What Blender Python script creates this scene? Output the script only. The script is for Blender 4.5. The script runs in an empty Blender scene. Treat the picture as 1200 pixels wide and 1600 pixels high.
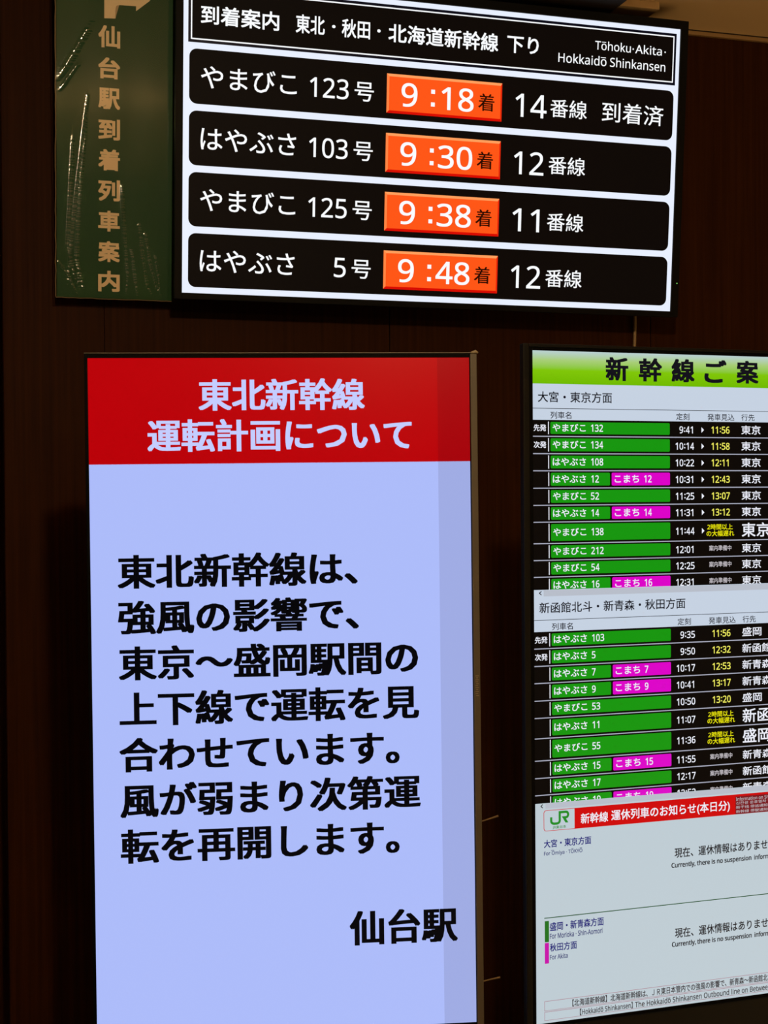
import bpy, bmesh, math, random
from mathutils import Matrix, Vector

C = bpy.context.scene.collection
EYE = 1.5                                             # camera height above the floor

# ------------------------------------------------------------------ camera, world, lights, exposure
FOCAL, PITCH, ROLL = 2158.4, -0.0087953, -0.0075704   # focal length in pixels of a 1200 px wide frame
cam_d = bpy.data.cameras.new('camera')
cam_d.sensor_fit = 'HORIZONTAL'
cam_d.sensor_width = 36.0
cam_d.lens = FOCAL / 1200 * 36.0
cam_d.clip_start = 0.02
cam = bpy.data.objects.new('camera', cam_d)
C.objects.link(cam)
_uz = Vector((0, -math.sin(PITCH), math.cos(PITCH)))
_f = Vector((0, math.cos(PITCH), math.sin(PITCH)))
_c, _s = math.cos(ROLL), math.sin(ROLL)
_x = Vector((_c, 0, 0)) + _s * _uz
_y = Vector((-_s, 0, 0)) + _c * _uz
m = Matrix((_x, _y, -_f)).transposed().to_4x4()
m.translation = (0, 0, EYE)
cam.matrix_world = m
bpy.context.scene.camera = cam

vs = bpy.context.scene.view_settings
vs.view_transform = 'Standard'
vs.look = 'None'
vs.gamma = 1.0
vs.exposure = 0.0
vs.use_curve_mapping = False

world = bpy.data.worlds.new('world')
bpy.context.scene.world = world
world.use_nodes = True
world.node_tree.nodes['Background'].inputs[0].default_value = (1.0, 0.62, 0.30, 1)
world.node_tree.nodes['Background'].inputs[1].default_value = 0.028


def point_light(name, loc, power, radius, col):
    d = bpy.data.lights.new(name, 'POINT')
    d.energy = power
    d.shadow_soft_size = radius
    d.color = col
    o = bpy.data.objects.new(name, d)
    o.location = loc
    C.objects.link(o)
    return o


# the warm ceiling downlight in front of the screens and two farther ones over the hall floor
point_light('ceiling_downlight', (0.21, 0.38, EYE + 1.16), 74.0, 0.045, (1.0, 0.74, 0.43))
point_light('film_glint_light', (1.2, -2.5, EYE + 1.16), 28.0, 0.06, (1.0, 0.74, 0.43))  # added light behind the camera, only to raise glints on the sign's film
for lx, ly in ((2.6, 0.9), (2.9, 2.4)):
    ld = bpy.data.lights.new('hall_downlight', 'SPOT')
    ld.energy = 620.0
    ld.spot_size = math.radians(75)
    ld.spot_blend = 0.6
    ld.shadow_soft_size = 0.06
    ld.color = (1.0, 0.72, 0.38)
    lo = bpy.data.objects.new('hall_downlight', ld)
    lo.location = (lx, ly, EYE + 1.19)
    C.objects.link(lo)


# ------------------------------------------------------------------ materials
def lin(c):
    return tuple(((x / 255) / 12.92 if x / 255 <= 0.04045 else ((x / 255 + 0.055) / 1.055) ** 2.4) for x in c)


def plain(name, rgb, rough=0.5, spec=0.5, metal=0.0):
    mt = bpy.data.materials.new(name)
    mt.use_nodes = True
    b = mt.node_tree.nodes['Principled BSDF']
    b.inputs['Base Color'].default_value = (*lin(rgb), 1)
    b.inputs['Roughness'].default_value = rough
    b.inputs['Specular IOR Level'].default_value = spec
    b.inputs['Metallic'].default_value = metal
    return mt


_lit = {}


def lit(rgb, gain=1.0, rough=0.3, spec=0.25):
    """A lit spot of a screen: it gives off the colour, under a dark glossy face."""
    key = (rgb, gain, rough, spec)
    if key not in _lit:
        mt = plain('screen_%d_%d_%d' % rgb, (1, 1, 1), rough, spec)
        b = mt.node_tree.nodes['Principled BSDF']
        b.inputs['Emission Color'].default_value = (*lin(rgb), 1)
        b.inputs['Emission Strength'].default_value = gain
        _lit[key] = mt
    return _lit[key]


def lit_ramp(name, stops):
    """A colour ramp drawn on the screen, bottom to top."""
    mt = plain(name, (4, 4, 4), 0.3, 0.25)
    nt = mt.node_tree
    b = nt.nodes['Principled BSDF']
    tc = nt.nodes.new('ShaderNodeTexCoord')
    sp = nt.nodes.new('ShaderNodeSeparateXYZ')
    rp = nt.nodes.new('ShaderNodeValToRGB')
    nt.links.new(tc.outputs['Generated'], sp.inputs[0])
    nt.links.new(sp.outputs['Z'], rp.inputs[0])
    el = rp.color_ramp.elements
    el[0].position, el[0].color = stops[0][0], (*lin(stops[0][1]), 1)
    el[1].position, el[1].color = stops[-1][0], (*lin(stops[-1][1]), 1)
    for p, c in stops[1:-1]:
        e = el.new(p)
        e.color = (*lin(c), 1)
    nt.links.new(rp.outputs[0], b.inputs['Emission Color'])
    b.inputs['Emission Strength'].default_value = 1.0
    return mt


def wood(name):
    mt = plain(name, (50, 28, 14), 0.55, 0.04)
    nt = mt.node_tree
    b = nt.nodes['Principled BSDF']
    tc = nt.nodes.new('ShaderNodeTexCoord')
    mp = nt.nodes.new('ShaderNodeMapping')
    mp.inputs['Scale'].default_value = (90, 90, 1.6)
    n1 = nt.nodes.new('ShaderNodeTexNoise')
    n1.inputs['Scale'].default_value = 1.0
    n1.inputs['Detail'].default_value = 6
    n1.inputs['Roughness'].default_value = 0.65
    rp = nt.nodes.new('ShaderNodeValToRGB')
    rp.color_ramp.elements[0].position = 0.3
    rp.color_ramp.elements[0].color = (*lin((41, 19, 6)), 1)
    rp.color_ramp.elements[1].position = 0.75
    rp.color_ramp.elements[1].color = (*lin((61, 31, 9)), 1)
    nt.links.new(tc.outputs['Object'], mp.inputs[0])
    nt.links.new(mp.outputs[0], n1.inputs[0])
    nt.links.new(n1.outputs[0], rp.inputs[0])
    nt.links.new(rp.outputs[0], b.inputs['Base Color'])
    bp = nt.nodes.new('ShaderNodeBump')
    bp.inputs['Strength'].default_value = 0.08
    bp.inputs['Distance'].default_value = 0.002
    nt.links.new(n1.outputs[0], bp.inputs['Height'])
    nt.links.new(bp.outputs[0], b.inputs['Normal'])
    return mt


def speckled(name, a, bcol, scale, rough):
    mt = plain(name, a, rough)
    nt = mt.node_tree
    n = nt.nodes.new('ShaderNodeTexNoise')
    n.inputs['Scale'].default_value = scale
    tc = nt.nodes.new('ShaderNodeTexCoord')
    rp = nt.nodes.new('ShaderNodeValToRGB')
    rp.color_ramp.elements[0].color = (*lin(a), 1)
    rp.color_ramp.elements[1].color = (*lin(bcol), 1)
    nt.links.new(tc.outputs['Object'], n.inputs[0])
    nt.links.new(n.outputs[0], rp.inputs[0])
    nt.links.new(rp.outputs[0], nt.nodes['Principled BSDF'].inputs['Base Color'])
    return mt


M_WOOD = wood('dark_wood_panel')
M_CEIL = speckled('cream_ceiling', (222, 190, 140), (230, 200, 150), 3.0, 0.7)
M_FLOOR = speckled('floor_tile', (150, 140, 125), (165, 155, 140), 2.0, 0.35)
M_DARK = plain('shade_brown', (34, 24, 14), 0.6, 0.3)  # shade put into a colour: ceiling shadow and cornice gap
M_BEZEL = plain('black_bezel', (13, 12, 10), 0.6, 0.12)
M_BLACK = plain('black_plastic', (7, 7, 7), 0.6, 0.06)
M_GREY = plain('charcoal_frame', (22, 21, 18), 0.5, 0.15)
M_TRIM = plain('bronze_metal_trim', (92, 83, 66), 0.45, 0.5, 0.0)
M_TRIM_L = plain('pale_metal_trim', (160, 144, 112), 0.4, 0.5, 0.0)
M_CORD = plain('cream_cord', (150, 122, 82), 0.5)
M_GREEN = plain('green_sign_paper', (22, 72, 28), 0.55, 0.2)
M_TAN = plain('tan_sign_lettering', (255, 226, 178), 0.55, 0.3)
M_STEEL = plain('dark_steel', (40, 40, 42), 0.4, 0.5, 0.6)


# ------------------------------------------------------------------ mesh helpers
def bm_box(bm, x0, y0, z0, x1, y1, z1, mi=0, bevel=0.0):
    t = bmesh.new()
    bmesh.ops.create_cube(t, size=1.0)
    for v in t.verts:
        v.co = Vector((x0 + (v.co.x + .5) * (x1 - x0), y0 + (v.co.y + .5) * (y1 - y0), z0 + (v.co.z + .5) * (z1 - z0)))
    if bevel > 0:
        bmesh.ops.bevel(t, geom=t.edges[:], offset=bevel, segments=2, affect='EDGES', profile=0.7)
    for f in t.faces:
        f.material_index = mi
    tmp = bpy.data.meshes.new('tmp')
    t.to_mesh(tmp)
    t.free()
    bm.from_mesh(tmp)
    bpy.data.meshes.remove(tmp)


def bm_poly(bm, pts, w, mi=0):
    """A flat drawn shape on a board: pts are (u, v) in mm, counter-clockwise seen from the front, w mm in front of the glass."""
    f = bm.faces.new([bm.verts.new((p[0] / 1000, -w / 1000, p[1] / 1000)) for p in pts])
    f.material_index = mi
    return f


def rect(u0, v0, u1, v1):
    return [(u0, v0), (u1, v0), (u1, v1), (u0, v1)]


def rrect(u0, v0, u1, v1, r, n=6, corners='1111'):
    out = []
    for k, (cx, cy, a0) in enumerate(((u0 + r, v0 + r, 180), (u1 - r, v0 + r, 270), (u1 - r, v1 - r, 0), (u0 + r, v1 - r, 90))):
        if corners[k] == '0':
            out.append(((u0, v0), (u1, v0), (u1, v1), (u0, v1))[k])
            continue
        for i in range(n + 1):
            a = math.radians(a0 + 90 * i / n)
            out.append((cx + r * math.cos(a), cy + r * math.sin(a)))
    return out


def bm_tube(bm, pts, r, seg=8, mi=0):
    pts = [Vector(p) for p in pts]
    rings = []
    for i, p in enumerate(pts):
        d = (pts[min(i + 1, len(pts) - 1)] - pts[max(i - 1, 0)]).normalized()
        a = d.cross(Vector((0.31, 0.9, 0.17))).normalized()
        b = d.cross(a)
        rr = r[i] if isinstance(r, (list, tuple)) else r
        rings.append([bm.verts.new(p + rr * (math.cos(2 * math.pi * k / seg) * a + math.sin(2 * math.pi * k / seg) * b)) for k in range(seg)])
    for i in range(len(rings) - 1):
        for k in range(seg):
            bm.faces.new((rings[i][k], rings[i][(k + 1) % seg], rings[i + 1][(k + 1) % seg], rings[i + 1][k])).material_index = mi
    bm.faces.new(rings[0][::-1]).material_index = mi
    bm.faces.new(rings[-1]).material_index = mi


def obj(name, bm, mats, parent=None, smooth=False):
    me = bpy.data.meshes.new(name)
    bmesh.ops.recalc_face_normals(bm, faces=bm.faces[:]) if False else None
    bm.to_mesh(me)
    bm.free()
    for mt in (mats if isinstance(mats, (list, tuple)) else [mats]):
        me.materials.append(mt)
    if smooth:
        for p in me.polygons:
            p.use_smooth = True
    o = bpy.data.objects.new(name, me)
    C.objects.link(o)
    o.parent = parent
    return o


def thing(name, label, cat, loc, rot, group=None):
    o = bpy.data.objects.new(name, None)
    o.empty_display_size = 0.1
    C.objects.link(o)
    o.location = loc
    o.rotation_mode = 'XYZ'
    o.matrix_world = Matrix.Translation(loc) @ rot
    o['label'] = label
    o['category'] = cat
    if group:
        o['group'] = group
    return o


def board_rot(yaw, tilt, roll):
    return Matrix.Rotation(yaw, 4, 'Z') @ Matrix.Rotation(tilt, 4, 'X') @ Matrix.Rotation(roll, 4, 'Y')


def structure(name, bm, mats, mw=None):
    o = obj(name, bm, mats)
    o['kind'] = 'structure'
    if mw is not None:
        o.matrix_world = mw
    return o


# ------------------------------------------------------------------ lettering
_glyphs = {}


def sans(s):
    """Latin letters and digits in an upright humanist sans; a macron letter becomes its base letter (the bar is drawn by glyph)."""
    out_ = []
    for ch in s:
        ch = {'ō': 'o', 'Ō': 'O'}.get(ch, ch)
        if '0' <= ch <= '9':
            out_.append(chr(0x1D7E2 + ord(ch) - 48))
        elif 'A' <= ch <= 'Z':
            out_.append(chr(0x1D5A0 + ord(ch) - 65))
        elif 'a' <= ch <= 'z':
            out_.append(chr(0x1D5BA + ord(ch) - 97))
        else:
            out_.append(ch)
    return ''.join(out_)


def outline(body, res):
    key = (body, res)
    if key not in _glyphs:
        cu = bpy.data.curves.new('lettering', 'FONT')
        cu.body = body
        cu.size = 1.0
        cu.resolution_u = res
        cu.dimensions = '2D'
        cu.fill_mode = 'BOTH'
        o = bpy.data.objects.new('lettering_curve', cu)
        C.objects.link(o)
        dg = bpy.context.evaluated_depsgraph_get()
        me = o.evaluated_get(dg).to_mesh()
        vs_ = [(v.co.x, v.co.y) for v in me.vertices]
        fs = [tuple(p.vertices) for p in me.polygons]
        o.evaluated_get(dg).to_mesh_clear()
        bpy.data.objects.remove(o)
        bpy.data.curves.remove(cu)
        _glyphs[key] = (vs_, fs)
    return _glyphs[key]


def glyph(s, res):
    vs_, fs = outline(sans(s), res)
    vs_, fs = list(vs_), list(fs)
    for i, ch in enumerate(s):
        if ch in 'ōŌ':
            x0 = max((p[0] for p in outline(sans(s[:i]), res)[0]), default=0.0) if i else 0.0
            sub = outline(sans(s[:i + 1]), res)[0]
            x1 = max(p[0] for p in sub)
            top = max(p[1] for p in outline(sans(ch), res)[0]) * 1.27
            th_ = top * 0.075
            n = len(vs_)
            ww = x1 - x0
            vs_ += [(x0 + .2 * ww, top - th_), (x1 - .1 * ww, top - th_), (x1 - .1 * ww, top), (x0 + .2 * ww, top)]
            fs.append((n, n + 1, n + 2, n + 3))
    return vs_, fs


def bm_text(bm, s, u0, v0, u1, v1, w, bold=0.0, mi=0, keep=None, res=3):
    """Lettering s drawn so that its ink fills the box u0..u1, v0..v1 (mm); bold (a share of the letter size, or one for each axis) fattens the strokes."""
    vs_, fs = glyph(s, res)
    if not vs_:
        return
    bx, by = bold if isinstance(bold, (tuple, list)) else (bold, bold)
    xs = [p[0] for p in vs_]
    ys = [p[1] for p in vs_]
    x0, x1, y0, y1 = min(xs) - bx, max(xs) + bx, min(ys) - by, max(ys) + by
    sx, sy = (u1 - u0) / (x1 - x0), (v1 - v0) / (y1 - y0)
    if bx > 0.018:
        sh = [(bx * i, by * j) for i in (-1, 0, 1) for j in (-1, 1)] + [(bx, 0), (-bx, 0)]
    elif bx > 0:
        sh = [(bx, by), (-bx, by), (bx, -by), (-bx, -by)]
    else:
        sh = [(0, 0)]
    for k, (dx, dy) in enumerate(sh):
        bv = [bm.verts.new(((u0 + (x + dx - x0) * sx) / 1000, -(w + 0.02 * k) / 1000, (v0 + (y + dy - y0) * sy) / 1000)) for x, y in vs_]
        for f in fs:
            try:
                bm.faces.new([bv[i] for i in f]).material_index = mi
            except ValueError:
                pass


def lettering(name, parent, mat, w, items, bold=0.0, joined=False):
    """items: (text, u0, v0, u1, v1); each text is a part of its own unless joined"""
    o = None
    bm = bmesh.new()
    for it in items:
        bm_text(bm, *it[:5], w, bold, 0)
        if not joined:
            o = obj(name, bm, mat, parent)
            bm = bmesh.new()
    if joined:
        o = obj(name, bm, mat, parent)
    else:
        bm.free()
    return o


def flat(name, parent, mats, shapes):
    """shapes: (pts, w[, material index])"""
    bm = bmesh.new()
    for sh in shapes:
        bm_poly(bm, sh[0], sh[1], sh[2] if len(sh) > 2 else 0)
    return obj(name, bm, mats, parent)


def ring(name, parent, mat, u0, v0, u1, v1, bw, front=4.0, depth=12.0, bevel=0.0012):
    """A screen surround: four bars, bw = (left, bottom, right, top) mm wide, around the glass u0..u1, v0..v1."""
    l, b, r, t = bw
    bm = bmesh.new()
    k = 1000.0
    for x0, z0, x1, z1 in ((u0 - l, v0 - b, u0, v1 + t), (u1, v0 - b, u1 + r, v1 + t), (u0, v0 - b, u1, v0), (u0, v1, u1, v1 + t)):
        bm_box(bm, x0 / k, -front / k, z0 / k, x1 / k, depth / k, z1 / k, 0, bevel)
    return obj(name, bm, mat, parent)


# ------------------------------------------------------------------ the setting
WYAW = 0.28968
WALL0 = Vector((-0.45015, 3.10258, 0)) + 0.11 * Vector((-math.sin(WYAW), math.cos(WYAW), 0))
WALL = Matrix.Translation(WALL0) @ Matrix.Rotation(WYAW, 4, 'Z')      # local x runs along the wall, local y into it, z from the floor
CEIL = EYE + 1.210

bm = bmesh.new()
bm_box(bm, -5, -4, -0.08, 7, 6.5, 0)
structure('floor', bm, M_FLOOR)
bm = bmesh.new()
bm_box(bm, -5, -4, CEIL, 7, 6.5, CEIL + 0.08)
structure('ceiling', bm, M_CEIL)

# the dark wood wall: tall boards with narrow joints; its left end stops at a recess
bm = bmesh.new()
seams = [-0.3855, -0.1615, 0.52, 1.2215, 2.2, 3.2, 5.2]
for a, b in zip(seams, seams[1:]):
    bm_box(bm, a + 0.0012, 0.0, 0.0, b - 0.0012, 0.03, CEIL, 0, 0.0012)
bm_box(bm, -0.3855, 0.012, 0.0, 5.2, 0.10, CEIL)
structure('wall_back', bm, M_WOOD, WALL)
bm = bmesh.new()
bm_box(bm, -2.6, 0.16, 0.0, -0.3, 0.24, CEIL)
structure('wall_left', bm, M_WOOD, WALL)
bm = bmesh.new()
bm_box(bm, -0.3, -0.010, CEIL - 0.013, 5.2, 0.0, CEIL - 0.0035, 0, 0.0006)
structure('trim_1', bm, plain('cornice_strip', (150, 118, 76), 0.6, 0.2), WALL)
bm = bmesh.new()
bm_box(bm, -0.3, -0.009, CEIL - 0.0036, 5.2, 0.0, CEIL, 0)
structure('gap_shade_strip', bm, M_DARK, WALL)  # dark strip painted in for the shadow gap above the cornice
bm = bmesh.new()
bm_box(bm, -0.30, -0.42, CEIL - 0.03, 1.045, -0.012, CEIL, 0, 0.002)
structure('ceiling_shade_box', bm, M_DARK, WALL)  # dark box stands in for the shadow on the ceiling above the screen
bm = bmesh.new()
bm_box(bm, 1.046, -0.165, CEIL - 0.018, 1.165, -0.05, CEIL, 0, 0.002)
structure('trim_3', bm, M_CEIL, WALL)

# ------------------------------------------------------------------ the wide arrivals screen high on the wall
A = thing('arrivals_screen', 'wide black-framed arrivals screen with four orange time buttons, hung high on the dark wood wall', 'screen',
          (-0.45015, 3.10258, EYE + 0.46813), board_rot(0.28968, 0.08449, 0.00276))
A_W = (233, 240, 255)
A_TXT = (250, 252, 255)
L_AW, L_AT = lit(A_W), lit(A_TXT)
L_ABLK = lit((13, 8, 6), 1.0, 0.5, 0.06)
L_AEDGE = lit((4, 6, 22), 1.0, 0.45, 0.2)
ring('bezel', A, M_BEZEL, 0, 0, 1218, 685, (17, 14, 20, 20), 5, 14)
bm = bmesh.new()
bm_box(bm, -0.012, 0.012, -0.010, 1.230, 0.050, 0.698, 0, 0.004)
bm_box(bm, 0.25, 0.048, 0.10, 0.95, 0.062, 0.60, 0, 0.003)
obj('back_cover', bm, M_BLACK, A)
for u in (0.35, 0.85):
    bm = bmesh.new()
    bm_box(bm, u - 0.03, 0.058, 0.12, u + 0.03, 0.086, 0.58, 0, 0.003)
    obj('wall_bracket', bm, M_STEEL, A)
flat('screen_panel', A, L_AW, [(rect(0, 0, 1218, 685), 0.0)])
hd = flat('header_panel', A, [L_ABLK, L_AEDGE, L_AT], [
    (rect(11, 549.8, 1208.5, 673.5), 0.3, 1), (rect(16.8, 556, 1202.6, 667.3), 0.5, 2), (rect(19.6, 558.9, 1199.8, 664.4), 0.7, 0)])
lettering('title_lettering', hd, L_AT, 0.9, [('到着案内', 38.8, 590.6, 215.4, 632), ('東北', 253.7, 590.6, 321, 632), ('・', 338, 608.5, 346, 615.5),
          ('秋田', 361, 590.6, 428, 632), ('・', 445, 608.5, 453, 615.5), ('北海道新幹線', 472, 589.6, 742.3, 632), ('下り', 764.8, 591.4, 844.9, 630.8)], 0.016)
lettering('english_lettering', hd, L_AT, 0.9, [('Tōhoku', 991.4, 617.5, 1086, 639), ('·', 1090.5, 625, 1094.2, 629), ('Akita', 1098, 617.5, 1169.5, 639), ('·', 1176.5, 625, 1180.2, 629),
          ('Hokkaidō', 896.5, 580.1, 1022.5, 602.8), ('Shinkansen', 1032, 580.1, 1180.4, 602.8)], 0.004)

L_OR = lit((255, 86, 22))
L_ORT, L_ORL, L_ORB, L_ORR = lit((255, 158, 92)), lit((255, 132, 66)), lit((216, 8, 0)), lit((232, 40, 8))
L_BRN = lit((40, 6, 0))
ROWS_A = [('やまびこ', '123', '9', '18', '14', '到着済'), ('はやぶさ', '103', '9', '30', '12', ''),
          ('やまびこ', '125', '9', '38', '11', ''), ('はやぶさ', '5', '9', '48', '12', '')]
for k, (nm, num, hh, mi_, pl, st) in enumerate(ROWS_A):
    y = 416.8 - 134.4 * k
    row = flat('arrival_row', A, L_ABLK, [(rrect(13.8, y, 1206.2, y + 119.6, 17), 0.3)])
    row['label'] = 'black row of the train due at 9:%s' % mi_
    lettering('train_name_lettering', row, L_AT, 0.6, [(nm, 40, y + 35, 258, y + 84.5),
              (num, (288.5 if num[0] == '1' else 289.5) if len(num) > 1 else 351.2, y + 35.2, 379.5, y + 80), ('号', 393.6, y + 34.5, 439.6, y + 77.5)], 0.005)
    b0, b1, c0, c1 = 470.5, y + 13.2, 755.3, y + 102
    e = 6.0
    btn = flat('time_button', row, [L_OR, L_ORT, L_ORL, L_ORB, L_ORR], [
        (rect(b0 + e, b1 + e, c0 - e * .6, c1 - e), 0.6, 0),
        ([(b0 + e, c1 - e), (c0 - e * .6, c1 - e), (c0, c1), (b0, c1)], 0.6, 1),
        ([(b0, b1), (b0 + e, b1 + e), (b0 + e, c1 - e), (b0, c1)], 0.6, 2),
        ([(b0, b1), (c0, b1), (c0 - e * .6, b1 + e), (b0 + e, b1 + e)], 0.6, 3),
        ([(c0, b1), (c0, c1), (c0 - e * .6, c1 - e), (c0 - e * .6, b1 + e)], 0.6, 4)])
    btn['label'] = 'orange time button reading 9:%s' % mi_
    tl = lettering('time_lettering', row, L_AT, 0.9, [(hh, 506.2, y + 30, 545, y + 84.2), (mi_, 604.5 if mi_[0] == '1' else 599, y + 29.5, 684.2, y + 83)], 0.008)
    bm = bmesh.new()
    for d in (39.8, 68.8):
        bm_poly(bm, rect(578.5, y + d - 4.5, 588, y + d + 5), 0.9)
    obj('colon_mark', bm, L_AT, row)
    lettering('arrival_mark_lettering', row, L_BRN, 0.9, [('着', 695.6, y + 34.6, 736.4, y + 74.8)], 0.008)
    items = [(pl, 790, y + 28.4, {'14': 870, '12': 866.5, '11': 859.6}[pl], y + 82.4), ('番線', 879.5, y + 33.8, 975.3, y + 76.5)]
    if st:
        items.append((st, 1015.1, y + 32, 1180, y + 80.3))
    lettering('platform_lettering', row, L_AT, 0.6, items, 0.004)
led = flat('status_light', A, lit((150, 255, 120)), [(rrect(1230.4, 68, 1233.2, 70.8, 1.39, 4), 5.3)])
led['label'] = 'tiny green power light'

# ------------------------------------------------------------------ the green sign to its left, under crinkled clear film
G = thing('green_sign', 'narrow green arrivals sign with tan vertical lettering and arrow under crinkled clear film', 'sign',
          (-0.45735, 3.15222, EYE + 0.47562), board_rot(0.28968, 0.08449, 0.00276) @ Matrix.Scale(1.016, 4))
bm = bmesh.new()
bm_box(bm, -0.2725, 0.0085, -0.0185, -0.0195, 0.020, 0.727, 0, 0.001)
obj('board', bm, M_GREEN, G)
for u in (-0.2, -0.08):
    bm = bmesh.new()
    bm_box(bm, u - 0.02, 0.018, 0.02, u + 0.02, 0.046, 0.08, 0, 0.002)
    obj('wall_bracket', bm, M_STEEL, G)
sb = lettering('sign_lettering', G, M_TAN, -8.1, [(ch, -183.3, v0, -136.4, v1) for ch, (v0, v1) in zip('仙台駅到着列車案内',
               ((523.3, 570.5), (457.0, 502.6), (392.0, 437.6), (326, 371), (260, 306), (194, 240), (128, 173), (61.5, 107), (-3.4, 42.4)))], 0.030)
shaft = [(-170.7, 585.2), (-146.7, 586.5), (-146.7, 606)]
for i in range(6):
    a = math.radians(180 - 90 * i / 5)
    shaft.append((-138.7 + 8 * math.cos(a), 608 + 8 * math.sin(a)))
shaft += [(-102.3, 617), (-102.3, 606.5), (-71.5, 632), (-102.3, 657), (-102.3, 641.5), (-152, 641.5)]
for i in range(6):
    a = math.radians(90 + 90 * i / 5)
    shaft.append((-152.7 + 18 * math.cos(a), 623.5 + 18 * math.sin(a)))
bm = bmesh.new()
bm_poly(bm, shaft, -8.1)
bmesh.ops.triangulate(bm, faces=bm.faces[:])
obj('sign_arrow', bm, M_TAN, G)

# the clear film: a sheet with long sharp pleats
mt = bpy.data.materials.new('clear_film')
mt.use_nodes = True
nt = mt.node_tree
nt.nodes.clear()
out = nt.nodes.new('ShaderNodeOutputMaterial')
mix = nt.nodes.new('ShaderNodeMixShader')
tr = nt.nodes.new('ShaderNodeBsdfTransparent')
gl = nt.nodes.new('ShaderNodeBsdfGlossy')
gl.inputs['Roughness'].default_value = 0.085
gl.inputs['Color'].default_value = (1, 1, 1, 1)
mix.inputs[0].default_value = 0.07
nt.links.new(tr.outputs[0], mix.inputs[1])
nt.links.new(gl.outputs[0], mix.inputs[2])
nt.links.new(mix.outputs[0], out.inputs[0])
M_FILM = mt


def film_height(u, v):
    """Pleats of the film, mm towards the viewer."""
    h = 0.0
    for n_, (pts, hgt, wd) in enumerate(PLEATS):
        for (a, b) in zip(pts, pts[1:]):
            if not min(a[1], b[1]) - 1e-6 <= v <= max(a[1], b[1]) + 1e-6:
                continue
            t = (v - a[1]) / (b[1] - a[1])
            uc = a[0] + (b[0] - a[0]) * t
            full = (v - pts[-1][1]) / (pts[0][1] - pts[-1][1])
            env = min(1.0, 4 * full, 5 * (1 - full) + 0.25)
            wob = 1 + (0.75 if n_ < 10 else 0.15) * math.sin(v * 0.9 + n_ * 2.1 + 2 * math.sin(v * 0.23)) * (0.3 + 0.7 * abs(math.sin(v * 0.047 + n_)))
            d = abs(u - uc) / wd
            if d < 3:
                h = max(h, hgt * env * wob * math.exp(-d * d * 1.6))
            break
    return h


PLEATS = [
    ([(-206, 420), (-226, 250), (-243, 90), (-252, -18)], 1.5, 2.6),
    ([(-208, 380), (-222, 230), (-232, 60), (-222, -18)], 1.3, 2.6),
    ([(-238, 330), (-244, 200), (-250, 90), (-234, 20), (-216, -18)], 1.5, 3.0),
    ([(-272, 60), (-250, 30), (-228, -18)], 1.3, 2.6),
    ([(-225, 170), (-229, 60), (-213, -18)], 1.2, 2.4),
    ([(-133, 230), (-126, 120), (-120, 30), (-123, -18)], 1.4, 2.8),
    ([(-112, 90), (-104, 30), (-98, -18)], 1.5, 3.0),
    ([(-95, 150), (-86, 70), (-76, 10), (-62, -18)], 1.6, 3.0),
    ([(-82, 130), (-70, 60), (-56, 10), (-38, -18)], 1.4, 2.8),
    ([(-60, 80), (-50, 30), (-46, -18)], 1.1, 2.8),
    ([(-196, 575), (-222, 530), (-244, 490), (-272, 440)], 1.9, 11.0),
    ([(-222, 490), (-246, 455), (-268, 420)], 1.3, 6.0),
]
bm = bmesh.new()
NU, NV = 170, 500
grid = []
for j in range(NV + 1):
    v = -20 + (727 + 20) * j / NV
    rw = []
    for i in range(NU + 1):
        u = -275.5 + (275.5 - 19.5) * i / NU
        h = film_height(u, v) + 0.10 * math.sin(u * 0.06 + 1.3 * math.sin(v * 0.011)) + 0.12 * math.sin(v * 0.02 + u * 0.02)
        h += 0.5
        if u < -40:
            h += 9.0 * ((-40 - u) / 235) ** 2
        rw.append(bm.verts.new((u / 1000, -(-8.0 + max(0.25, h)) / 1000, v / 1000)))
    grid.append(rw)
for j in range(NV):
    for i in range(NU):
        bm.faces.new((grid[j][i], grid[j][i + 1], grid[j + 1][i + 1], grid[j + 1][i]))
film = obj('clear_film', bm, M_FILM, G, smooth=True)
film['label'] = 'crinkled clear plastic film'
bm = bmesh.new()
random.seed(9)
bm_tube(bm, [(-0.2750 + random.uniform(-.0008, .0008), 0.0010, -0.019 + 0.746 * i / 40) for i in range(41)], 0.0011, 6)
bm_tube(bm, [(-0.2745 + 0.254 * i / 20, 0.0085, -0.0195 + random.uniform(-.0006, .0006)) for i in range(21)], 0.0008, 6)
obj('film_edge_highlight', bm, plain('film_edge_highlight', (150, 128, 92), 0.3, 0.5), G)  # tan tubes stand in for the highlights along the film's edges

# ------------------------------------------------------------------ the tall notice screen
B = thing('notice_screen', 'tall standing notice screen with red heading band and large black Japanese lettering on pale blue', 'screen',
          (-0.51864, 2.45608, EYE - 0.96261), board_rot(0.10402, 0.0022, -0.00467))
ring('bezel', B, M_BLACK, 0, 0, 685, 1218, (6, 14, 1.2, 7.5), 2.5, 14, 0.0008)
bm = bmesh.new()
bm_box(bm, 0.012, 0.010, -0.010, 0.680, 0.058, 1.222, 0, 0.004)
obj('back_cover', bm, M_BLACK, B)
bm = bmesh.new()
bm_box(bm, 0.6864, -0.005, -0.014, 0.6985, 0.045, 1.224, 0, 0.0012)
ridges = [(600 + 3.6 * i) for i in range(11)]
tr_o = obj('edge_trim', bm, M_TRIM, B)
tr_o['label'] = 'bronze metal edge strip'
bm = bmesh.new()
for i, z in enumerate(ridges):
    bm_box(bm, 0.6895 + 0.001 * (i % 3 == 0), -0.0058, z / 1000, 0.6955 - 0.0012 * (i % 2), -0.0045, z / 1000 + 0.0011)
obj('raised_marking', bm, M_TRIM_L, tr_o)
bm = bmesh.new()
bm_box(bm, -0.006, -0.003, 1.2258, 0.692, 0.012, 1.2275, 0, 0.0004)
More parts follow.
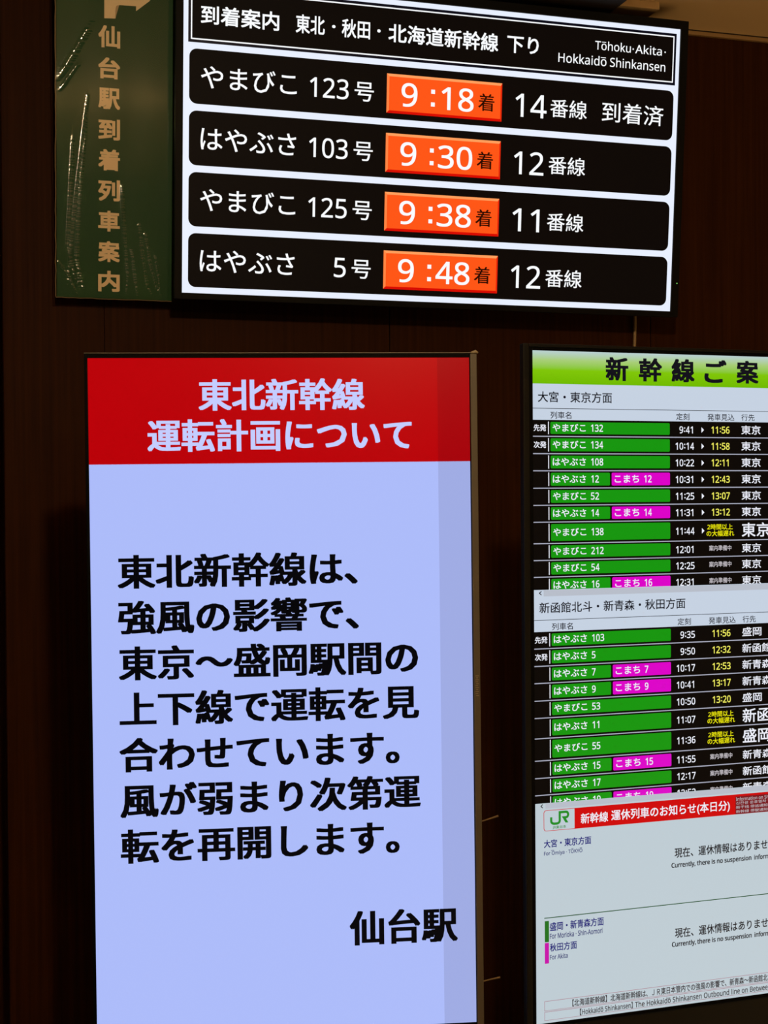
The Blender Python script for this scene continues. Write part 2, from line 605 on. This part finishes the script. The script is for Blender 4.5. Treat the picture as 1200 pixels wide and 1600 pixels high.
obj('top_edge', bm, M_TRIM, B)
bm = bmesh.new()
bm_tube(bm, [(0.688, -0.002, 1.2262), (0.692, -0.002, 1.2272), (0.6965, -0.002, 1.2285), (0.7015, -0.002, 1.2262)], [0.0016, 0.0028, 0.0034, 0.0014], 10)
obj('corner_clip', bm, M_TRIM_L, B, True)
for z, rise in ((0.355, 0.007), (0.0535, 0.003)):
    bm = bmesh.new()
    bm_tube(bm, [(0.694, 0.052, z), (0.712, 0.060, z), (0.726, 0.064, z + rise * .4), (0.742, 0.066, z + rise)], [0.0012, 0.0012, 0.0014, 0.0020], 6)
    obj('cable_tie', bm, M_CORD, B)
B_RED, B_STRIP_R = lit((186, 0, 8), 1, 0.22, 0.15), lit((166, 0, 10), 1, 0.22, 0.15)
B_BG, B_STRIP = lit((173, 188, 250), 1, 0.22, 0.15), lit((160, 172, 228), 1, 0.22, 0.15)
B_HT, B_INK = lit((196, 205, 255), 1, 0.22, 0.15), lit((5, 5, 9), 1, 0.22, 0.15)
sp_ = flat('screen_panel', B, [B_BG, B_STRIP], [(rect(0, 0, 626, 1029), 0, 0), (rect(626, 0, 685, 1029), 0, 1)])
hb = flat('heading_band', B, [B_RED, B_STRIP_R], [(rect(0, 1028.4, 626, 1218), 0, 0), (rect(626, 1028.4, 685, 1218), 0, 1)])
hb['label'] = 'red heading band'
lettering('heading_lettering', hb, B_HT, 0.4, [('東北新幹線', 194.4, 1123.6, 492.9, 1181), ('運転計画について', 103.2, 1050.3, 578, 1108.5)], (0.030, 0.016))
LINES = [('東北新幹線は、', 47.2, 476.2), ('強風の影響で、', 47, 477.5), ('東京〜盛岡駅間の', 47, 584.9), ('上下線で運転を見', 47.3, 585.7),
         ('合わせています。', 46, 548.8), ('風が弱まり次第運', 46.4, 586.8), ('転を再開します。', 46, 546.9)]
lettering('notice_lettering', sp_, B_INK, 0.4, [(t, a, 807 - 81.9 * i, b, 868.5 - 81.9 * i) for i, (t, a, b) in enumerate(LINES)], (0.034, 0.016))
lettering('signature_lettering', sp_, B_INK, 0.4, [('仙台駅', 453.8, 150.5, 652.1, 214)], (0.034, 0.016))
for u in (0.22, 0.46):
    bm = bmesh.new()
    bm_box(bm, u - 0.03, 0.060, -(EYE - 0.96261) + 0.022, u + 0.03, 0.10, 0.9, 0, 0.004)
    obj('stand_post', bm, M_STEEL, B)
bm = bmesh.new()
bm_box(bm, 0.06, -0.20, -(EYE - 0.96261) + 0.002, 0.62, 0.36, -(EYE - 0.96261) + 0.024, 0, 0.004)
obj('stand_base', bm, M_STEEL, B)

# ------------------------------------------------------------------ the tall timetable screen
T = thing('timetable_screen', 'tall standing departures timetable screen with rows of green and magenta train bars', 'screen',
          (0.26832, 2.49086, EYE - 0.95074), board_rot(0.31493, 0.00147, 0.0))
GR = -(EYE - 0.95074)
ring('bezel', T, M_BLACK, 0, 0, 685, 1218, (8, 6, 8, 6), 2, 14, 0.0008)
ring('outer_frame', T, M_GREY, -8, -6, 693, 1224, (12, 150, 12, 6), 5, 11, 0.0025)
bm = bmesh.new()
bm_box(bm, 0.05, 0.008, -0.02, 0.64, 0.074, 1.17, 0, 0.005)
obj('back_cover', bm, M_BLACK, T)
for u in (0.22, 0.46):
    bm = bmesh.new()
    bm_box(bm, u - 0.03, 0.072, GR + 0.022, u + 0.03, 0.11, 0.9, 0, 0.004)
    obj('stand_post', bm, M_BLACK, T)
bm = bmesh.new()
bm_box(bm, 0.06, -0.20, GR + 0.002, 0.62, 0.36, GR + 0.024, 0, 0.004)
obj('stand_base', bm, M_BLACK, T)

K_W = lit((198, 210, 226))
K_W3 = lit((190, 204, 212))
K_BLK = lit((12, 8, 6), 1, 0.5, 0.06)
K_TXT = lit((236, 238, 248))
K_SEP = lit((170, 172, 190))
K_GRN = lit((22, 150, 16))
K_MAG = lit((220, 2, 200))
K_YEL = lit((240, 236, 96))
K_YEL2 = lit((236, 230, 10))
K_INK = lit((16, 16, 26))
K_SCR = lit((184, 190, 202))
K_NAVY = lit((22, 24, 120))
K_NAVY2 = lit((62, 68, 120))
K_RED = lit((206, 0, 8))
K_JR = lit((30, 140, 36))
K_GREY = lit((196, 190, 196))
K_LINE = lit((20, 80, 36))
K_PINKL = lit((170, 120, 135))
M_HEAD = lit_ramp('green_heading', [(0.0, (112, 186, 0)), (0.42, (128, 198, 8)), (0.72, (168, 206, 120)), (1.0, (186, 208, 210))])

flat('screen_panel', T, K_BLK, [(rect(0, 0, 685, 1218), 0)])
th = flat('heading_band', T, M_HEAD, [(rect(0, 1158.4, 685, 1218), 0.3)])
th['label'] = 'heading band shading from white to green'
lettering('heading_lettering', th, K_INK, 0.6, [(c_, u0, 1166.2, u0 + w_, 1209.6) for c_, u0, w_ in
          (('新', 146.2, 46.5), ('幹', 214.4, 48.3), ('線', 282.5, 48.7), ('ご', 352.1, 47.8), ('案', 421.2, 48.1), ('内', 493, 42))], (0.036, 0.026))


def section(title, u1, v_top, v_title, v_line, v_bot, arrow):
    w = 1.6 if arrow else 0.3
    shapes = [(rect(0, v_bot, 685, v_top), w, 0), (rect(0, v_line - 0.5, 685, v_line + 0.5), w + 0.2, 1)]
    if arrow:
        shapes.append((rect(19, v_top - 12, 666, v_top - 0.8), w + 0.2, 2))
        c = v_top - 6
        shapes.append(([(9.4, c), (14, c - 3.9), (15.4, c - 3.0), (12.0, c), (15.4, c + 3.0), (14, c + 3.9)], w + 0.2, 1))
    s = flat('section_header', T, [K_W, K_INK, K_SCR], shapes)
    lettering('title_lettering', s, K_INK, w + 0.3, [(title, 10.4, v_title, u1, v_title + 19.6)], 0.010)
    lettering('column_lettering', s, K_INK, w + 0.3, [(a, u, v_bot + 2.4, u_, v_bot + 15.2) for a, u, u_ in
              (('列車名', 35, 76.6), ('定刻', 292, 320), ('発車見込', 358.3, 416.4), ('行先', 431.6, 460.4))], 0.006)
    return s


s1 = section('大宮・東京方面', 159, 1158.4, 1125, 1113.8, 1093.1, False)
s2 = section('新函館北斗・新青森・秋田方面', 308.6, 786, 743.5, 731, 710, True)


def kana_num(nm, num, u, vc):
    """Train name with its number, ink heights as on the screen, around the row's middle vc."""
    out_ = [(nm, u, vc - 6.6, u + 66.3, vc + 7.6)]
    uu = u + 75.3
    for d in num:
        wd = 4.6 if d == '1' else 7.4
        off = 1.6 if d == '1' else 0.8
        out_.append((d, uu + off, vc - 6.3, uu + off + wd, vc + 6.9))
        uu += 8.9
    return out_


def digits(s, u_right, vc, adv, h):
    """Clock digits set to end at u_right."""
    out_ = []
    uu = u_right
    for d in reversed(s):
        if d == ':':
            uu -= adv * 0.52
            out_.append(('dots', uu + adv * 0.16, vc))
            continue
        uu -= adv
        wd, off = (adv * 0.52, adv * 0.16) if d == '1' else (adv * 0.86, adv * 0.07)
        out_.append((d, uu + off, vc - h / 2, uu + off + wd, vc + h / 2))
    return out_


def clock(name, parent, mat, w, s, u_right, vc, adv=9.1, h=13.2):
    bm = bmesh.new()
    for it in digits(s, u_right, vc, adv, h):
        if it[0] == 'dots':
            for dv in (-4.0, 2.2):
                bm_poly(bm, rect(it[1], it[2] + dv, it[1] + 2.2, it[2] + dv + 2.4), w)
        else:
            bm_text(bm, *it, w, 0.012)
    return obj(name, bm, mat, parent)


DEST_W = {'東京': ('東京', 42.1), '盛岡': ('盛岡', 42.2), '新函館北斗': ('新函館北斗', 106), '新青森': ('新青森', 64)}


def row(top, bot, mark, nm, num, pink, t, est, dest, big, arrow):
    vb0, vb1 = bot + 4.4, top - 3.6
    vc = (vb0 + vb1) / 2
    r = flat('timetable_row', T, [K_BLK, K_SEP, K_TXT], [(rect(0, bot, 685, top), 0.2, 0), (rect(0, bot - 0.9, 685, bot + 0.9), 0.4, 1),
                                                        (rect(30.2, vb0 - 0.5, 31.8, vb1 + 0.5), 0.4, 2)])
    r['label'] = 'row of the %s departure to %s' % (t, {'東京': 'Tokyo', '盛岡': 'Morioka', '新函館北斗': 'Shin-Hakodate-Hokuto', '新青森': 'Shin-Aomori'}[dest])
    if mark:
        lettering('order_lettering', r, K_TXT, 0.6, [(mark, 1.7, vc - 6, 26.4, vc + 6.4)], 0.014)
    g = flat('green_train_bar', r, K_GRN, [(rrect(34.8, vb0, 153.9 if pink else 278.2, vb1, 2.2, 3), 0.6)])
    items = kana_num(nm, num, 38.9, vc)
    if pink:
        p = flat('magenta_train_bar', r, K_MAG, [(rrect(157.5, vb0, 278.2, vb1, 2.2, 3), 0.6)])
        p_items = kana_num('こまち', pink, 163.4, vc)
        p_items[0] = ('こまち', 163.4, vc - 6.6, 213.5, vc + 7.6)
        du = p_items[1][1] - 163.4 - 75.3
        p_items[1:] = [(a, b - 16.2, c, d - 16.2, e) for a, b, c, d, e in p_items[1:]]
        items += p_items
    lettering('train_name_lettering', r, K_TXT, 0.8, [it for it in items if not it[0].isdigit()], 0.012)
    first = [it for it in items[:1 + len(num)] if it[0].isdigit()]
    lettering('train_number_lettering', r, K_TXT, 0.8, first, 0.012, True)
    if pink:
        lettering('train_number_lettering', r, K_TXT, 0.8, items[2 + len(num):], 0.012, True)
    clock('scheduled_time_lettering', r, K_TXT, 0.6, t, 330.0, vc - 1.2)
    if est == 'late':
        lettering('delay_lettering', r, K_YEL2, 0.6, [('2時間以上', 357, vc + 0.4, 411.6, vc + 11.2), ('の大幅遅れ', 355.2, vc - 12, 414.8, vc - 1)], 0.012)
    elif est == 'soon':
        lettering('pending_lettering', r, K_GREY, 0.6, [('案内準備中', 360.6, vc - 4.8, 408.6, vc + 5.6)], 0.012)
    else:
        clock('expected_time_lettering', r, K_YEL, 0.6, est, 406.4, vc - 1.0)
    if arrow:
        flat('arrow_mark', r, K_TXT, [([(345.4, vc - 6.4), (350.8, vc - 1.2), (345.4, vc + 4)], 0.6)])
    s_, w_ = DEST_W[dest]
    if big:
        lettering('destination_lettering', r, K_TXT, 0.6, [(s_, 431.4, vc - 14, 431.4 + w_ * 1.46, vc + 13)], 0.012)
    else:
        lettering('destination_lettering', r, K_TXT, 0.6, [(s_, 431.3, vc - 9, 431.3 + w_, vc + 8.2)], 0.010)
    return r


V1 = [1093.1, 1063.3, 1032, 1001, 969.6, 938.6, 908.2, 869.5, 839, 808.8, 777.5]
R1 = [('先発', 'やまびこ', '132', '', '9:41', '11:56', '東京', False), ('次発', 'やまびこ', '134', '', '10:14', '11:58', '東京', False),
      ('', 'はやぶさ', '108', '', '10:22', '12:11', '東京', False), ('', 'はやぶさ', '12', '12', '10:31', '12:43', '東京', False),
      ('', 'やまびこ', '52', '', '11:25', '13:07', '東京', False), ('', 'はやぶさ', '14', '14', '11:31', '13:12', '東京', False),
      ('', 'やまびこ', '138', '', '11:44', 'late', '東京', True), ('', 'やまびこ', '212', '', '12:01', 'soon', '東京', False),
      ('', 'やまびこ', '54', '', '12:25', 'soon', '東京', False), ('', 'はやぶさ', '16', '16', '12:31', 'soon', '東京', False)]
V2 = [710, 679.3, 647.8, 616.8, 585, 553.8, 516.8, 476.5, 445, 414, 382.5]
R2 = [('先発', 'はやぶさ', '103', '', '9:35', '11:56', '盛岡', False), ('次発', 'はやぶさ', '5', '', '9:50', '12:32', '新函館北斗', False),
      ('', 'はやぶさ', '7', '7', '10:17', '12:53', '新青森', False), ('', 'はやぶさ', '9', '9', '10:41', '13:17', '新青森', False),
      ('', 'やまびこ', '53', '', '10:50', '13:20', '盛岡', False), ('', 'はやぶさ', '11', '', '11:07', 'late', '新函館北斗', True),
      ('', 'やまびこ', '55', '', '11:36', 'late', '盛岡', True), ('', 'はやぶさ', '15', '15', '11:55', 'soon', '新青森', False),
      ('', 'はやぶさ', '17', '', '12:17', 'soon', '新函館北斗', False), ('', 'はやぶさ', '19', '19', '12:53', 'soon', '新青森', False)]
for i, a in enumerate(R1):
    row(V1[i], V1[i + 1], *a, arrow=a[5] != 'soon')
for i, a in enumerate(R2):
    row(V2[i], V2[i + 1], *a, arrow=False)

# the notice panel in the lower third
n_shapes = [(rect(0, 0, 685, 399.5), 1.6, 0), (rect(20, 389.5, 666, 399), 1.8, 1)]
c = 394.5
n_shapes.append(([(10, c), (14, c - 3.6), (15.3, c - 2.8), (12.4, c), (15.3, c + 2.8), (14, c + 3.6)], 1.8, 2))
np_ = flat('suspension_panel', T, [K_W3, K_SCR, K_INK], n_shapes)
np_['label'] = 'pale lower panel of the timetable'
bar = flat('red_notice_bar', T, [K_RED, K_W3, lit((120, 20, 30))], [
    (rrect(16.3, 348.6, 668, 386.6, 5), 1.9, 0), (rrect(17.3, 349.6, 77.6, 385.6, 4.2, 6, '1001'), 2.1, 1), (rect(414, 348.8, 668, 382.5), 2.1, 2)])
lettering('notice_bar_lettering', bar, K_TXT, 2.4, [('新幹線', 90.1, 356.6, 145.5, 375.8), ('運休列車のお知らせ(本日分)', 152, 354.6, 401.6, 377)], 0.014)
lettering('small_lettering', bar, K_GREY, 2.4, [('Information on Shinkansen', 415, 374, 522, 381), ('신칸센 운휴열차 알림 (당일)', 415, 366, 530, 372.6),
          ('新干线 停运通知(今日)', 415, 358, 510, 364.8), ('新幹線 停駛通知(今日)', 415, 350, 510, 356.8)], 0.0)


def stroke(bm, pts, wd, w):
    """A mitred band along pts (mm)."""
    n = len(pts)
    le, ri = [], []
    for i in range(n):
        p = Vector(pts[i])
        d0 = (p - Vector(pts[i - 1])).normalized() if i else (Vector(pts[1]) - p).normalized()
        d1 = (Vector(pts[i + 1]) - p).normalized() if i < n - 1 else d0
        nn = Vector((-(d0.y + d1.y), d0.x + d1.x)).normalized()
        k = wd / 2 / max(0.5, nn.dot(Vector((-d0.y, d0.x))))
        le.append(p + nn * k)
        ri.append(p - nn * k)
    for i in range(n - 1):
        bm_poly(bm, [tuple(ri[i]), tuple(ri[i + 1]), tuple(le[i + 1]), tuple(le[i])], w)


def arc(cx, cy, rx, ry, a0, a1, n=7):
    return [(cx + rx * math.cos(math.radians(a0 + (a1 - a0) * i / n)), cy + ry * math.sin(math.radians(a0 + (a1 - a0) * i / n))) for i in range(n + 1)]


bm = bmesh.new()
LW = 4.4
stroke(bm, [(31.0, 373.4)] + arc(37.5, 366.2, 6.5, 5.0, 180, 270) + arc(42.0, 366.2, 6.0, 5.0, 270, 360) + [(48.0, 381.2), (48.0, 383.0)], LW, 2.4)
stroke(bm, [(45.9, 381.2), (60, 381.2)] + arc(60.6, 376.2, 4.2, 5.0, 90, -90) + [(55.8, 371.2)], LW, 2.4)
bm_poly(bm, [(52.0, 373.4), (59.5, 361.4), (65.2, 361.4), (58.8, 371.6), (58.0, 373.4)], 2.45)
obj('rail_emblem', bm, K_JR, bar)['label'] = 'green rail emblem'
lettering('emblem_lettering', bar, K_JR, 2.4, [('JR東日本', 33.6, 351.2, 60.6, 357.4)], 0.012)

lettering('direction_lettering', np_, K_NAVY, 1.9, [('大宮・東京方面', 16.5, 318.4, 111, 333), ('盛岡・新青森方面', 27.2, 166.4, 135.6, 182), ('秋田方面', 27.1, 129.2, 80.9, 144)], 0.018)
lettering('english_direction_lettering', np_, K_NAVY2, 1.9, [('For Ōmiya · TŌKYŌ', 16.4, 302.6, 93.1, 313.4), ('For Morioka · Shin-Aomori', 27.1, 152.2, 133.1, 162.4), ('For Akita', 27, 114.4, 62.5, 123.6)], 0.018)
for v in (278.6, 128.4):
    lettering('status_lettering', np_, K_INK, 1.9, [('現在、運休情報はありませ', 283.2, v - 1.6, 484.4, v + 17), ('ん。', 489, v - 1.6, 514, v + 14)], 0.014)
for v in (257.6, 109.4):
    lettering('english_status_lettering', np_, K_INK, 1.9, [('Currently, there is no suspension', 276.5, v - 1.4, 448.4, v + 11), ('information.', 454.5, v + 1.2, 516, v + 11)], (0.03, 0.02))
flat('divider_line', np_, K_LINE, [(rect(16.4, 190.2, 668, 191.8), 1.9)])
flat('green_line_mark', np_, lit((30, 112, 30)), [(rect(17.2, 147.3, 25.5, 185.7), 1.9)])
flat('magenta_line_mark', np_, lit((200, 10, 170)), [(rect(17, 108.2, 25.3, 145.9), 1.9)])
for v0, v1 in ((22.3, 40.2), (4.6, 20.8)):
    flat('ticker_box', np_, [K_PINKL, K_W3], [(rect(15.6, v0, 668, v1), 1.9, 0), (rect(16.4, v0 + 0.8, 667.2, v1 - 0.8), 2.1, 1)])
lettering('ticker_lettering', np_, lit((52, 46, 52)), 2.4, [('【北海道新幹線】北海道新幹線は、ＪＲ東日本管内での強風の影響で、新青森～新函館北', 71, 24.2, 482.8, 37.6), ('斗', 485, 24.2, 496, 37.4),
          ('【Hokkaidō Shinkansen】', 86, 6.2, 194, 18.6), ('The Hokkaidō Shinkansen Outbound line on Betwee', 198.6, 6.9, 482.8, 17.8)], 0.016)

# ------------------------------------------------------------------ the cord on the wall
cb = bmesh.new()
pts = []
for i in range(30):
    z = EYE + 0.52 - i * 0.04
    pts.append((1.1722 + 0.0016 * math.sin(i * 0.9) - 0.0003 * i, -0.0052 - 0.0015 * (1 + math.sin(i * 0.7)), z))
bm_tube(cb, pts, 0.0042, 10)
cord = obj('power_cord', cb, M_CORD, None, True)
cord.matrix_world = WALL
cord['label'] = 'cream cord hanging on the dark wall between the high screen and the timetable screen'
cord['category'] = 'cord'
